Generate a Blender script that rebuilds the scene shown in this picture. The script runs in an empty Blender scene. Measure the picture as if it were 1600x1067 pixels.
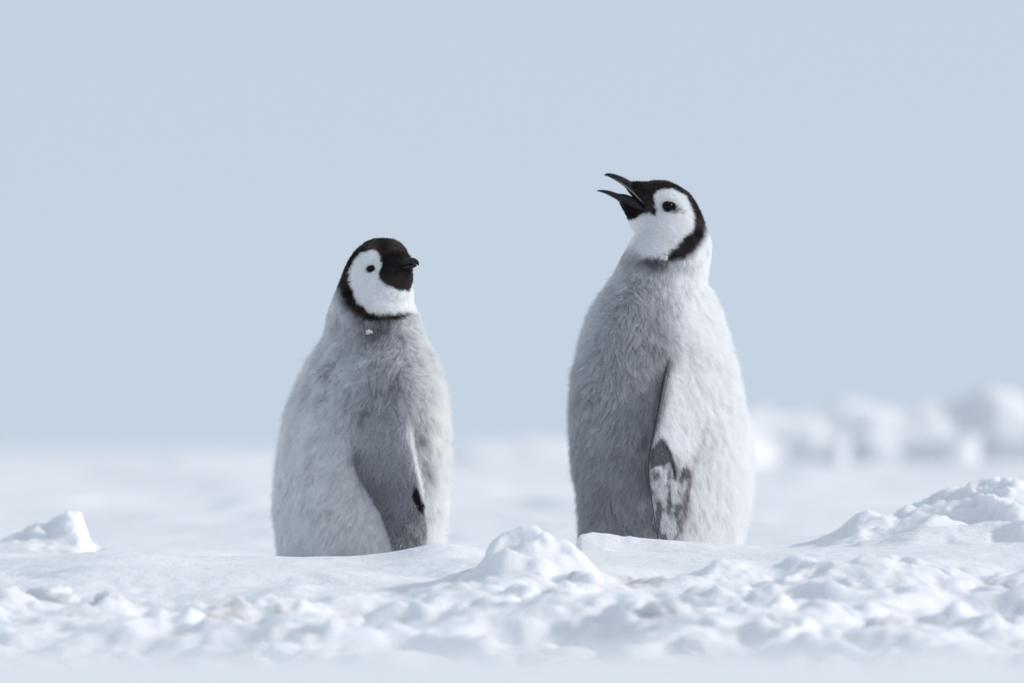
import bpy, bmesh, math, random
import numpy as np
from mathutils import Vector
from mathutils.kdtree import KDTree

random.seed(7)
RNG = np.random.default_rng(11)
S = bpy.context.scene
COL = S.collection

# ------------------------------------------------------------------ camera
LENS, SENSOR = 400.0, 36.0
FPX = 1600 * LENS / SENSOR            # focal length in photo pixels
CAM_H = 0.16                          # lying on the snow
HORIZON = 704.0                       # photo row of eye level
cam_d = bpy.data.cameras.new('camera')
cam = bpy.data.objects.new('camera', cam_d)
COL.objects.link(cam)
cam.location = (0, 0, CAM_H)
cam.rotation_euler = (math.radians(90) + math.atan((HORIZON - 533.5) / FPX), 0, 0)
cam_d.lens, cam_d.sensor_width = LENS, SENSOR
cam_d.clip_start, cam_d.clip_end = 0.1, 20000
cam_d.dof.use_dof = True
cam_d.dof.focus_distance = 16.05
cam_d.dof.aperture_fstop = 8.5
S.camera = cam

# ------------------------------------------------------------------ light
SUN_ELEV, SUN_AZ = 24.0, -2.0          # azimuth: degrees from +X (right) towards +Y (away)
W = bpy.data.worlds.new('World'); S.world = W; W.use_nodes = True
nt = W.node_tree; nt.nodes.clear()
sky = nt.nodes.new('ShaderNodeTexSky'); sky.sky_type = 'NISHITA'; sky.sun_disc = False
sky.sun_elevation = math.radians(SUN_ELEV)
sky.sun_rotation = math.radians(90 - SUN_AZ)
sky.altitude = 0; sky.air_density = 1.0; sky.dust_density = 0.5; sky.ozone_density = 1.5
# thin even ice haze: the whole dome pales towards one soft blue
tcw = nt.nodes.new('ShaderNodeTexCoord'); mpw = nt.nodes.new('ShaderNodeMapping')
mpw.inputs['Location'].default_value = (0, 0, 0.30); mpw.inputs['Scale'].default_value = (1, 1, 0.8)
nt.links.new(tcw.outputs['Generated'], mpw.inputs[0]); nt.links.new(mpw.outputs[0], sky.inputs[0])
tint = nt.nodes.new('ShaderNodeMix'); tint.data_type = 'RGBA'; tint.blend_type = 'MIX'
tint.inputs[0].default_value = 0.65
tint.inputs[7].default_value = (7.85, 8.72, 9.75, 1)
bgn = nt.nodes.new('ShaderNodeBackground'); bgn.inputs['Strength'].default_value = 0.1
outw = nt.nodes.new('ShaderNodeOutputWorld')
nt.links.new(sky.outputs[0], tint.inputs[6]); nt.links.new(tint.outputs[2], bgn.inputs[0])
nt.links.new(bgn.outputs[0], outw.inputs[0])
sd = bpy.data.lights.new('sun', 'SUN'); sd.energy = 2.5; sd.angle = math.radians(4.0)
sd.color = (1.0, 0.965, 0.92)
sun = bpy.data.objects.new('sun', sd); COL.objects.link(sun)
sv = Vector((math.cos(math.radians(SUN_ELEV)) * math.cos(math.radians(SUN_AZ)),
             math.cos(math.radians(SUN_ELEV)) * math.sin(math.radians(SUN_AZ)),
             math.sin(math.radians(SUN_ELEV))))
sun.rotation_euler = sv.to_track_quat('Z', 'Y').to_euler()
sun.location = (6, 16, 5)

S.view_settings.view_transform = 'Standard'; S.view_settings.look = 'None'
S.view_settings.exposure = 0.0; S.view_settings.gamma = 1.0
S.render.engine = 'CYCLES'
S.cycles.use_denoising = True
S.cycles.max_bounces = 20; S.cycles.diffuse_bounces = 16
S.cycles.transmission_bounces = 12; S.cycles.transparent_max_bounces = 8
try: S.cycles_curves.shape = 'RIBBONS'
except Exception: pass

# ------------------------------------------------------------------ helpers
def px_at(px, py, Y):
    """photo pixel -> world point on the plane at distance Y"""
    return np.array([(px - 800) * Y / FPX, Y + 0 * np.asarray(px), CAM_H + (HORIZON - py) * Y / FPX])

def _h(ix, iy, iz, seed):
    n = (ix.astype(np.int64) * 374761393 + iy.astype(np.int64) * 668265263 + iz.astype(np.int64) * 2147483647 + seed * 1274126177) & 0xFFFFFFFF
    n = ((n ^ (n >> 13)) * 1274126177) & 0xFFFFFFFF
    n = ((n ^ (n >> 16)) * 2246822519) & 0xFFFFFFFF
    return ((n ^ (n >> 15)) & 0xFFFFFF) / float(0xFFFFFF)

def noise3(x, y, z, seed=0):
    """value noise, -1..1"""
    x, y, z = np.broadcast_arrays(np.asarray(x, float), np.asarray(y, float), np.asarray(z, float))
    ix, iy, iz = np.floor(x).astype(np.int64), np.floor(y).astype(np.int64), np.floor(z).astype(np.int64)
    fx, fy, fz = x - ix, y - iy, z - iz
    fx, fy, fz = [f * f * f * (f * (f * 6 - 15) + 10) for f in (fx, fy, fz)]
    r = 0
    for dx in (0, 1):
        for dy in (0, 1):
            for dz in (0, 1):
                w = (fx if dx else 1 - fx) * (fy if dy else 1 - fy) * (fz if dz else 1 - fz)
                r = r + w * _h(ix + dx, iy + dy, iz + dz, seed)
    return r * 2 - 1

def noise2(x, y, seed=0):
    x, y = np.broadcast_arrays(np.asarray(x, float), np.asarray(y, float))
    ix, iy = np.floor(x).astype(np.int64), np.floor(y).astype(np.int64)
    fx, fy = x - ix, y - iy
    fx, fy = [f * f * f * (f * (f * 6 - 15) + 10) for f in (fx, fy)]
    z = np.zeros_like(ix)
    a, b = _h(ix, iy, z, seed), _h(ix + 1, iy, z, seed)
    c, d = _h(ix, iy + 1, z, seed), _h(ix + 1, iy + 1, z, seed)
    return ((a * (1 - fx) + b * fx) * (1 - fy) + (c * (1 - fx) + d * fx) * fy) * 2 - 1

def fbm2(x, y, oct=4, seed=0, gain=0.5):
    r, a = 0, 1.0
    for o in range(oct):
        c, s = math.cos(o * 0.9), math.sin(o * 0.9)
        r = r + a * noise2((x * c - y * s) * 2 ** o + 17.3 * o, (x * s + y * c) * 2 ** o - 9.1 * o, seed + o)
        a *= gain
    return r

def sstep(a, b, x):
    t = np.clip((x - a) / (b - a), 0, 1)
    return t * t * (3 - 2 * t)

def tag(o, label=None, cat=None, group=None, kind=None):
    if label: o['label'] = label
    if cat: o['category'] = cat
    if group: o['group'] = group
    if kind: o['kind'] = kind
    return o

def mesh_from(name, verts, faces, smooth=True):
    me = bpy.data.meshes.new(name)
    me.from_pydata([tuple(map(float, v)) for v in verts], [], faces)
    if smooth:
        me.polygons.foreach_set('use_smooth', np.ones(len(me.polygons), bool))
    me.update()
    return me

def add_obj(name, data, mat, parent=None, loc=None):
    o = bpy.data.objects.new(name, data)
    COL.objects.link(o)
    if mat: data.materials.append(mat)
    if parent: o.parent = parent
    if loc is not None: o.location = loc
    return o

# ------------------------------------------------------------------ materials
def new_mat(name):
    m = bpy.data.materials.new(name); m.use_nodes = True
    return m, m.node_tree, m.node_tree.nodes, m.node_tree.links

def snow_material():
    m, t, N, L = new_mat('snow')
    p = N['Principled BSDF']
    tc = N.new('ShaderNodeTexCoord')
    n1 = N.new('ShaderNodeTexNoise'); n1.inputs['Scale'].default_value = 2.2; n1.inputs['Detail'].default_value = 5
    cr = N.new('ShaderNodeValToRGB')
    cr.color_ramp.elements[0].position = 0.3; cr.color_ramp.elements[0].color = (0.78, 0.785, 0.815, 1)
    cr.color_ramp.elements[1].position = 0.7; cr.color_ramp.elements[1].color = (0.82, 0.822, 0.84, 1)
    L.new(tc.outputs['Object'], n1.inputs['Vector']); L.new(n1.outputs['Fac'], cr.inputs[0])
    L.new(cr.outputs[0], p.inputs['Base Color'])
    p.inputs['Roughness'].default_value = 0.65
    p.inputs['Specular IOR Level'].default_value = 0.25
    p.inputs['Subsurface Weight'].default_value = 0.8
    p.inputs['Subsurface Radius'].default_value = (0.7, 0.85, 1.0)
    p.inputs['Subsurface Scale'].default_value = 0.03
    n2 = N.new('ShaderNodeTexNoise'); n2.inputs['Scale'].default_value = 160; n2.inputs['Detail'].default_value = 4
    n3 = N.new('ShaderNodeTexNoise'); n3.inputs['Scale'].default_value = 38; n3.inputs['Detail'].default_value = 3
    ad = N.new('ShaderNodeMath'); ad.operation = 'MULTIPLY_ADD'; ad.inputs[1].default_value = 0.35
    L.new(tc.outputs['Object'], n2.inputs['Vector']); L.new(tc.outputs['Object'], n3.inputs['Vector'])
    L.new(n2.outputs['Fac'], ad.inputs[0]); L.new(n3.outputs['Fac'], ad.inputs[2])
    b = N.new('ShaderNodeBump'); b.inputs['Strength'].default_value = 0.5; b.inputs['Distance'].default_value = 0.009
    L.new(ad.outputs[0], b.inputs['Height']); L.new(b.outputs[0], p.inputs['Normal'])
    return m

def attr_mat(name, rough=0.8, trans=0.0):
    """plumage: colour from the bird's own colouring, stored on the surface"""
    m, t, N, L = new_mat(name)
    p = N['Principled BSDF']
    at = N.new('ShaderNodeAttribute'); at.attribute_name = 'plumage'
    if trans > 0:
        N.remove(p)
        d = N.new('ShaderNodeBsdfDiffuse'); tr = N.new('ShaderNodeBsdfTranslucent'); mx = N.new('ShaderNodeMixShader')
        mx.inputs[0].default_value = trans
        L.new(at.outputs['Color'], d.inputs['Color']); L.new(at.outputs['Color'], tr.inputs['Color'])
        L.new(d.outputs[0], mx.inputs[1]); L.new(tr.outputs[0], mx.inputs[2])
        L.new(mx.outputs[0], N['Material Output'].inputs['Surface'])
    else:
        L.new(at.outputs['Color'], p.inputs['Base Color'])
        p.inputs['Roughness'].default_value = rough
        p.inputs['Specular IOR Level'].default_value = 0.1
    return m

def plain_mat(name, c, rough, noise=0.0, scale=200, spec=0.5):
    m, t, N, L = new_mat(name)
    p = N['Principled BSDF']
    p.inputs['Roughness'].default_value = rough
    p.inputs['Specular IOR Level'].default_value = spec
    if noise:
        tc = N.new('ShaderNodeTexCoord'); n = N.new('ShaderNodeTexNoise')
        n.inputs['Scale'].default_value = scale; n.inputs['Detail'].default_value = 4
        cr = N.new('ShaderNodeValToRGB')
        cr.color_ramp.elements[0].position = 0.35; cr.color_ramp.elements[1].position = 0.7
        cr.color_ramp.elements[0].color = (*[v * (1 - noise) for v in c], 1)
        cr.color_ramp.elements[1].color = (*[min(1, v * (1 + noise)) for v in c], 1)
        L.new(tc.outputs['Object'], n.inputs['Vector']); L.new(n.outputs['Fac'], cr.inputs[0])
        L.new(cr.outputs[0], p.inputs['Base Color'])
        b = N.new('ShaderNodeBump'); b.inputs['Strength'].default_value = 0.2; b.inputs['Distance'].default_value = 0.001
        L.new(n.outputs['Fac'], b.inputs['Height']); L.new(b.outputs[0], p.inputs['Normal'])
    else:
        p.inputs['Base Color'].default_value = (*c, 1)
    return m

M_SNOW = snow_material()
M_SKIN = attr_mat('plumage_skin')
M_DOWN = attr_mat('plumage_down', trans=0.52)
M_BILL = plain_mat('bill_horn', (0.016, 0.015, 0.018), 0.42, 0.5, 260, 0.3)
M_TAN = plain_mat('bill_edge_horn', (0.32, 0.24, 0.20), 0.5)
M_MOUTH = plain_mat('mouth_skin', (0.02, 0.016, 0.018), 0.5)
M_EYE = plain_mat('eye_wet', (0.004, 0.004, 0.005), 0.2, spec=0.12)
M_FOOT = plain_mat('foot_skin', (0.03, 0.03, 0.034), 0.7, 0.5, 120)
M_LEATHER = plain_mat('flipper_skin', (0.035, 0.042, 0.055), 0.55, 0.4, 300)

# ------------------------------------------------------------------ snow ground
def bump(x, y, cx, cy, rx, ry, h, p=2.0):
    d = (np.abs((x - cx) / rx) ** p + np.abs((y - cy) / ry) ** p)
    return h * np.exp(-d)

def ground_h(x, y):
    """height of the wind-packed snow, metres"""
    wx = x + 0.05 * noise2(x * 5, y * 5, 50); wy = y + 0.05 * noise2(x * 5, y * 5, 51)
    h = 0.012 * fbm2(x * 0.45, y * 0.22, 3, 1) * sstep(3, 20, np.abs(y - 16) + 6)
    # trampled rubble between the camera and the chicks
    h = h - 0.095 * (1 - sstep(11.8, 15.5, y)) * sstep(7.6, 9.5, y)
    zone = sstep(11.4, 12.4, y) * (1 - sstep(14.9, 15.6, y + 0.35 * noise2(x * 2.2, 3.0, 9)))
    big = fbm2(wx * 4.0, wy * 2.6, 3, 15, 0.55)
    lumps = 0.6 * sstep(-0.35, 0.45, fbm2(wx * 7.0, wy * 5.0, 3, 20, 0.5)) + 0.2 * (1 - np.abs(fbm2(wx * 11, wy * 8, 3, 24, 0.5)))
    blocks = sstep(0.0, 0.6, fbm2(wx * 9.5, wy * 7.0, 4, 31, 0.55))
    left_smooth = 1 - 0.85 * (1 - sstep(-0.16, -0.05, x)) * sstep(14.1, 14.6, y + 0.3 * noise2(x * 3, 1.0, 12)) * sstep(-0.75, -0.45, x)
    h = h + zone * (left_smooth * (0.030 * lumps + 0.012 * blocks * (0.3 + 0.7 * lumps)) + (0.014 + 0.010 * sstep(-0.1, 0.2, x)) * big - 0.030)
    crumb_n = sstep(-0.15, 0.45, fbm2(wx * 24, wy * 17, 3, 140, 0.55))
    h = h + zone * left_smooth * 0.0065 * crumb_n * (0.4 + 0.6 * blocks) + 0.0025 * zone * noise2(x * 70, y * 50, 150)
    # shelf on which the chicks stand, its crest just in front of them
    sh = bump(x, y, -0.42, 15.55, 0.55, 0.30, 0.010) + bump(x, y, 0.65, 15.75, 0.7, 0.35, 0.026)
    sh += bump(x, y, -0.55, 15.3, 0.10, 0.35, 0.012) + bump(x, y, -0.10, 15.6, 0.06, 0.25, 0.018)
    h = h + sh + 0.006 * fbm2(x * 4.0, y * 9.0, 3, 44) * sstep(14, 14.6, y) * (1 - sstep(15.9, 16.3, y))
    # wind scoops with a lip
    for cx, cy, rx in ((-0.36, 14.75, 0.13), (-0.22, 14.6, 0.10), (-0.52, 14.65, 0.10), (0.30, 15.2, 0.12), (-0.70, 14.8, 0.08)):
        h = h - 0.020 * np.exp(-((x - cx) / rx) ** 2 - (np.clip((y - cy) / 0.16, -9, 9)) ** 2)
    # smooth drift close to the lens
    h = h + 0.050 * np.exp(-((y - 6.4) / 1.1) ** 2) * (1 + 0.25 * noise2(x * 1.3, y * 0.8, 70)) * (1 - 0.12 * np.abs(x))
    h = h - 0.05 * (1 - sstep(3.0, 5.2, y)) * sstep(-2, 2, y)
    # gentle sastrugi behind
    back = sstep(18, 23, y)
    h = h + back * (0.030 * fbm2(x * 0.9, y * 0.35, 4, 80) + 0.02 * fbm2(x * 0.12, y * 0.05, 3, 84)) + sstep(24, 30, y) * (1 - sstep(52, 60, y)) * 0.03 * sstep(0.1, 0.6, fbm2(x * 1.3, y * 0.5, 3, 87))
    mid = sstep(16.3, 17.0, y) * (1 - sstep(24, 30, y))
    h = h + mid * 0.012 * fbm2(x * 2.4, y * 1.3, 4, 90)
    far = sstep(70, 140, y)
    h = h + far * 0.05 * fbm2(x * 0.05, y * 0.02, 4, 95) * (1 - sstep(600, 1500, y))
    return h

def graded(fine_lo, fine_hi, step, lo, hi, growth):
    a = list(np.arange(fine_lo, fine_hi + 1e-9, step))
    s = step; v = a[-1]
    while v < hi:
        s *= growth; v += s; a.append(v)
    s = step; v = a[0]; pre = []
    while v > lo:
        s *= growth; v -= s; pre.append(v)
    return np.array(pre[::-1] + a)

def grid_mesh(name, X, Y, Z):
    ny, nx = X.shape
    co = np.stack([X, Y, Z], -1).reshape(-1, 3)
    idx = np.arange(ny * nx).reshape(ny, nx)
    q = np.stack([idx[:-1, :-1], idx[:-1, 1:], idx[1:, 1:], idx[1:, :-1]], -1).reshape(-1, 4)
    me = bpy.data.meshes.new(name)
    me.vertices.add(len(co)); me.vertices.foreach_set('co', co.ravel())
    me.loops.add(q.size); me.loops.foreach_set('vertex_index', q.ravel().astype(np.int32))
    me.polygons.add(len(q)); me.polygons.foreach_set('loop_start', np.arange(0, q.size, 4, dtype=np.int32))
    me.polygons.foreach_set('use_smooth', np.ones(len(q), bool))
    me.update(calc_edges=True); me.validate()
    return me

xs = graded(-1.05, 1.05, 0.0062, -6000, 6000, 1.09)
ys = graded(11.8, 18.2, 0.009, -200, 9000, 1.02)
GX, GY = np.meshgrid(xs, ys)
GZ = ground_h(GX, GY)
g = add_obj('snow_field', grid_mesh('snow_field', GX, GY, GZ), M_SNOW)
tag(g, 'flat white snow field with trampled rubble stretching to the horizon', 'snow', kind='structure')
def gz(x, y): return float(ground_h(np.array([x]), np.array([y]))[0])

# ------------------------------------------------------------------ far ridge of broken snow
def build_ridge():
    Y0 = 55.0
    x = np.arange(-4.2, 6.0, 0.018); y = np.arange(-2.6, 3.0, 0.03)
    X, Yy = np.meshgrid(x, y)
    px = 800 + X * FPX / Y0
    row2z = lambda r: CAM_H + (HORIZON - r) * Y0 / FPX
    crest = np.interp(px, [-600, 0, 200, 420, 560, 700, 760, 820, 900, 1000, 1120, 1175, 1200, 1240, 1290, 1320, 1345, 1400, 1440, 1490, 1520, 1545, 1575, 1610, 1660, 1760, 2000, 2500],
                          [712, 708, 711, 700, 704, 690, 684, 680, 682, 672, 655, 640, 634, 646, 640, 624, 630, 644, 640, 642, 622, 612, 618, 634, 622, 634, 628, 650])
    crest = crest + (8 * fbm2(X * 3.5, Yy * 2.2, 4, 200, 0.55)) * sstep(350, 1150, px) + 3 * fbm2(X * 2.5, Yy, 3, 205)
    zt = row2z(crest)
    led = np.minimum(row2z(688 + 6 * fbm2(X * 2.2, 0 * X, 3, 208)), zt)      # ledge under the crest
    apron = np.minimum(row2z(717 + 3 * fbm2(X * 1.5, Yy, 3, 209)), led)
    steep = np.full_like(X, 0.0)
    for c0, c1 in ((1185, 1300), (1312, 1460), (1515, 1660), (1760, 1900), (2000, 2200)):
        steep = np.maximum(steep, sstep(c0 - 20, c0 + 20, px) * (1 - sstep(c1 - 20, c1 + 20, px)))
    wall = -0.75 + 0.16 * fbm2(X * 2.4, 0 * X, 3, 220)
    t_top = sstep(-0.2, 1.0, Yy - wall)                        # slope from the ledge up to the crest
    z_up = led + (zt - led) * t_top
    wv = 0.55 - 0.50 * steep
    t_wall = np.clip((Yy - wall) / wv + 1, 0, 1)
    z = apron + (z_up - apron) * t_wall
    moat = np.exp(-((Yy - wall + wv + 0.12) / 0.12) ** 2) * steep  # trench added to deepen the shade at the wall's foot
    z = z - 0.06 * moat
    back_f = 1 - sstep(1.2, 2.8, Yy)
    front_f = sstep(-2.5, -1.2, Yy)
    base = ground_h(X, Yy + Y0)
    lumps = 0.03 * fbm2(X * 5, Yy * 4, 3, 240) * t_wall * sstep(900, 1150, px)
    z = base - 0.03 + (np.maximum(z + lumps - base, 0) + 0.02) * back_f * front_f
    o = add_obj('snow_ridge', grid_mesh('snow_ridge', X, Yy, z), M_SNOW, loc=(0, Y0, 0))
    tag(o, 'lumpy ridge of broken snow along the horizon', 'snow ridge', kind='structure')
build_ridge()

# ------------------------------------------------------------------ snow lumps and chunks
def ico(sub):
    bm = bmesh.new(); bmesh.ops.create_icosphere(bm, subdivisions=sub, radius=1)
    v = np.array([x.co[:] for x in bm.verts]); f = [[q.index for q in p.verts] for p in bm.faces]
    bm.free(); return v, f

def lump_mesh(name, sub=5, seed=0, blocky=2.6, rough=0.22, fine=0.06, warp=None):
    v, f = ico(sub)
    v = v / (np.sum(np.abs(v) ** blocky, 1) ** (1 / blocky))[:, None]
    n = v / np.linalg.norm(v, axis=1)[:, None]
    d = rough * noise3(*(v.T * 1.7), seed) + rough * 0.6 * (np.abs(noise3(*(v.T * 3.4), seed + 1)) - 0.4) \
        + fine * noise3(*(v.T * 8), seed + 2) + fine * 0.5 * noise3(*(v.T * 17), seed + 3)
    v = v + n * d[:, None]
    if warp: v = warp(v)
    return mesh_from(name, v, f)

def place_lump(name, me, px, py_top, py_base, half_px, Y, depth, label, cat, group=None, rot=0.0):
    """a lump whose foot is in the snow at distance Y, top at photo row py_top"""
    o = add_obj(name, me, M_SNOW if not me.materials else None)
    top = px_at(px, py_top, Y); hw = half_px * Y / FPX
    base = px_at(px, py_base, Y)[2]
    hz = (top[2] - base) 
    o.location = (top[0], Y, base - 0.1 * hz); o.scale = (hw, depth, hz * 1.0)
    o.rotation_euler = (0, 0, rot)
    tag(o, label, cat, group)
    return o

def crest_patch(name, crest, Y, front, back, label, cat, rough=0.25, seed=0, sharp=2.0, step=0.004, wander=0.03, fine=1.0):
    """a drift or mound: its crest line follows photo points at distance Y, falling away in front and behind"""
    c = np.array(crest, float); P = px_at(c[:, 0], c[:, 1], Y)
    cx, cz = P[0], P[2]
    x0, x1 = cx.min(), cx.max(); xm = (x0 + x1) / 2
    x = np.arange(x0, x1, step); y = np.arange(-front * 1.8, back * 1.8, step * 1.3)
    X, Yy = np.meshgrid(x, y)
    XW, YW = X, Yy + Y
    base = ground_h(XW, YW)
    wob = wander * fbm2(XW * 9, YW * 3, 3, seed)
    yy = Yy + wob
    cz_s = np.interp(XW + 0.004 * noise2(XW * 22, YW * 22, seed + 4), cx, cz)
    H = cz_s - np.interp(XW, x, ground_h(x, np.full_like(x, Y)))
    cross = np.where(yy < 0, np.exp(-np.abs(yy / front) ** sharp), np.exp(-np.abs(yy / back) ** 2))
    n = fbm2(XW * 10, YW * 8, 4, seed + 9, 0.45)
    rdg = 0.85 + 0.7 * (sstep(-0.3, 0.25, fbm2(XW * 15 + 0.2 * n, YW * 12, 3, seed + 15, 0.5)) - 1)
    amp = np.clip(H, 0, 1)
    wgt = np.clip(cross * 1.0, 0, 1) * sstep(-0.004, 0.006, H)
    z = (cz_s - base) * wgt + amp * cross * rough * np.minimum(0.6 * n + 0.7 * (rdg - 0.85), 0.10) + fine * amp * cross * 0.10 * noise2(XW * 90, YW * 80, seed + 21)
    edge = np.minimum(np.minimum(X - x0, x1 - X) / 0.02, 1)
    z = z - 0.010 * (1 - np.clip(cross * 3, 0, 1)) - 0.010 * (1 - np.clip(edge, 0, 1))
    me = grid_mesh(name, X - xm, Yy, base + z)
    o = add_obj(name, me, M_SNOW, loc=(xm, Y, 0))
    tag(o, label, cat); return o

crest_patch('snow_mound', [(690, 930), (720, 898), (742, 878), (756, 860), (770, 838), (784, 821), (802, 812), (820, 809), (838, 812), (852, 822), (866, 832), (882, 837), (898, 848), (915, 866), (932, 888), (960, 930)], 14.9, 0.15, 0.12,
            'rounded snow mound between the two chicks, tallest lump of the foreground', 'snow mound', 0.40, 71, 2.2, 0.004, 0.035, 0.12)
crest_patch('snow_block', [(-110, 905), (-80, 862), (-40, 846), (10, 838), (40, 826), (62, 814), (78, 820), (92, 810), (112, 803), (128, 806), (137, 826), (146, 850), (160, 872), (185, 895)], 18.0, 0.30, 0.14,
            'ragged snow block standing alone on the smooth drift', 'snow block', 0.55, 17, 1.6, 0.004, 0.10, 1.2)
crest_patch('snow_drift', [(1120, 885), (1200, 862), (1270, 845), (1318, 820), (1336, 798), (1370, 791), (1400, 787), (1430, 777), (1470, 770), (1500, 763), (1525, 751), (1560, 745), (1600, 749), (1650, 741), (1720, 752), (1800, 775), (1880, 820), (1960, 880)], 17.0, 0.42, 0.5,
            'long wind carved snow drift rising to a lumpy top beside the taller chick', 'snow drift', 0.30, 23, 1.3, 0.005, 0.16, 0.5)
crest_patch('snow_drift', [(1190, 885), (1300, 852), (1380, 840), (1440, 826), (1500, 820), (1560, 808), (1620, 806), (1700, 815), (1800, 850), (1860, 890)], 16.3, 0.20, 0.3,
            'low smooth snow drift in front of the long carved drift', 'snow drift', 0.14, 29, 1.6, 0.005, 0.06, 0.3)
crest_patch('snow_wedge', [(880, 890), (896, 862), (908, 832), (925, 828), (960, 832), (1000, 838), (1050, 843), (1100, 847), (1180, 852), (1280, 885)], 16.1, 0.10, 0.10,
            'thin snow wedge lying across the feet of the taller chick', 'snow wedge', 0.08, 33, 2.2, 0.004, 0.025, 0.2)
crest_patch('snow_hump', [(960, 945), (1030, 905), (1080, 885), (1120, 876), (1180, 878), (1240, 870), (1300, 876), (1360, 868), (1420, 872), (1480, 884), (1580, 930)], 15.0, 0.30, 0.20,
            'broad lumpy snow hump in front of the taller chick', 'snow hump', 0.50, 48, 1.6, 0.004, 0.10, 0.4)
crest_patch('snow_hump', [(150, 1010), (205, 975), (232, 952), (252, 950), (272, 964), (298, 948), (316, 956), (350, 966), (390, 962), (430, 978), (490, 1010)], 13.9, 0.09, 0.09,
            'peaked snow hump at the edge of the rubble before the shorter chick', 'snow hump', 0.40, 57, 2.0, 0.004, 0.05, 0.6)

chunks = [lump_mesh('snow_chunk', 4, 40 + 7 * k, 2.2 + 0.25 * k, 0.34, 0.12) for k in range(6)]
n_ch = 0
while n_ch < 60:
    Y = random.uniform(12.0, 15.0); px = random.uniform(-250, 1850)
    x = (px - 800) * Y / FPX
    r = random.choice([0.010, 0.014, 0.018, 0.024, 0.032]) * random.uniform(0.8, 1.2)
    if 14.2 < Y and (-0.4 < x < -0.1): continue
    o = add_obj('snow_chunk', chunks[n_ch % 6], None if chunks[n_ch % 6].materials else M_SNOW)
    z = gz(x, Y)
    o.location = (x, Y, z - r * 0.1)
    o.scale = (r * random.uniform(0.9, 1.5), r * random.uniform(0.9, 1.4), r * random.uniform(0.6, 0.95))
    o.rotation_euler = (random.uniform(-.3, .3), random.uniform(-.3, .3), random.uniform(0, 6.28))
    tag(o, 'small broken snow chunk lying in the trampled foreground rubble', 'snow chunk', 'snow chunks in the foreground rubble')
    n_ch += 1

# ------------------------------------------------------------------ chicks
class Frame:
    """photo pixels <-> the chick's own metres (x right, y away, z up), origin at its foot"""
    def __init__(s, px0, py0, Y):
        s.px0, s.py0, s.Y, s.k = px0, py0, Y, Y / FPX
        s.base = px_at(px0, py0, Y)
    def x(s, px): return (np.asarray(px, float) - s.px0) * s.k
    def z(s, py): return (s.py0 - np.asarray(py, float)) * s.k
    def p(s, px, py, y=0.0): return np.array([float(s.x(px)), y, float(s.z(py))])
    def pix(s, P): return np.stack([s.px0 + P[:, 0] / s.k, s.py0 - P[:, 2] / s.k], -1)

def loft(rings):
    n = len(rings[0]); v = np.concatenate(rings); f = []
    for i in range(len(rings) - 1):
        for j in range(n):
            a, b = i * n + j, i * n + (j + 1) % n
            f.append((a, b, b + n, a + n))
    f.append(tuple(range(n))[::-1]); f.append(tuple((len(rings) - 1) * n + j for j in range(n)))
    return v, f

class Body:
    """cross sections: photo outline left/right per row, depth b, centre yc and skew k"""
    def __init__(s, fr, rows, inset):
        s.fr = fr
        a = np.array(rows, float)
        a = a[np.argsort(a[:, 0])]
        s.py = a[:, 0]; s.xl = a[:, 1]; s.xr = a[:, 2]; s.dep = a[:, 3]; s.yc = a[:, 4]; s.sk = a[:, 5]; s.inset = inset
    def at(s, py):
        f = lambda v: np.interp(py, s.py, v)
        ins = s.inset(py)
        xl, xr = s.fr.x(f(s.xl) + ins), s.fr.x(f(s.xr) - ins)
        a = (xr - xl) / 2
        return (xl + xr) / 2, a, a * f(s.dep), f(s.yc) * 1.0, f(s.sk)
    def ring(s, py, n=56):
        xc, a, b, yc, k = s.at(py)
        t = np.linspace(0, 2 * np.pi, n, endpoint=False)
        c, si = np.cos(t), np.sin(t)
        e = 0.92
        cx = np.sign(c) * np.abs(c) ** e; sy = np.sign(si) * np.abs(si) ** e
        return np.stack([xc + a * cx, yc + b * sy + k * a * cx, np.full(n, float(s.fr.z(py)))], -1)
    def front_y(s, px, py):
        xc, a, b, yc, k = s.at(py)
        u = np.clip((s.fr.x(px) - xc) / a, -0.98, 0.98)
        return yc - b * np.sqrt(1 - u * u) + k * a * u

def smooth_rows(rows, steps):
    """resample rows with a smooth curve"""
    a = np.array(rows, float); a = a[np.argsort(a[:, 0])]
    py = np.linspace(a[0, 0], a[-1, 0], steps)
    out = [py]
    for c in range(1, a.shape[1]):
        # pchip-like: linear then box smoothing
        fine = np.interp(py, a[:, 0], a[:, c])
        ker = np.ones(5) / 5
        pad = np.concatenate([[fine[0]] * 2, fine, [fine[-1]] * 2])
        sm = np.convolve(pad, ker, 'valid'); sm[0], sm[-1] = fine[0], fine[-1]
        out.append(sm)
    return np.stack(out, 1)

def sphere(c, r):
    v, f = ico(3)
    return v * np.asarray(r) + np.asarray(c), f

def chain(pts, n=10):
    """overlapping ellipsoids along points [(pos, radius3)]"""
    out = []
    for (p0, r0), (p1, r1) in zip(pts[:-1], pts[1:]):
        for i in range(n):
            t = i / (n - 1)
            out.append(sphere(p0 * (1 - t) + p1 * t, np.asarray(r0) * (1 - t) + np.asarray(r1) * t))
    return out

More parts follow.
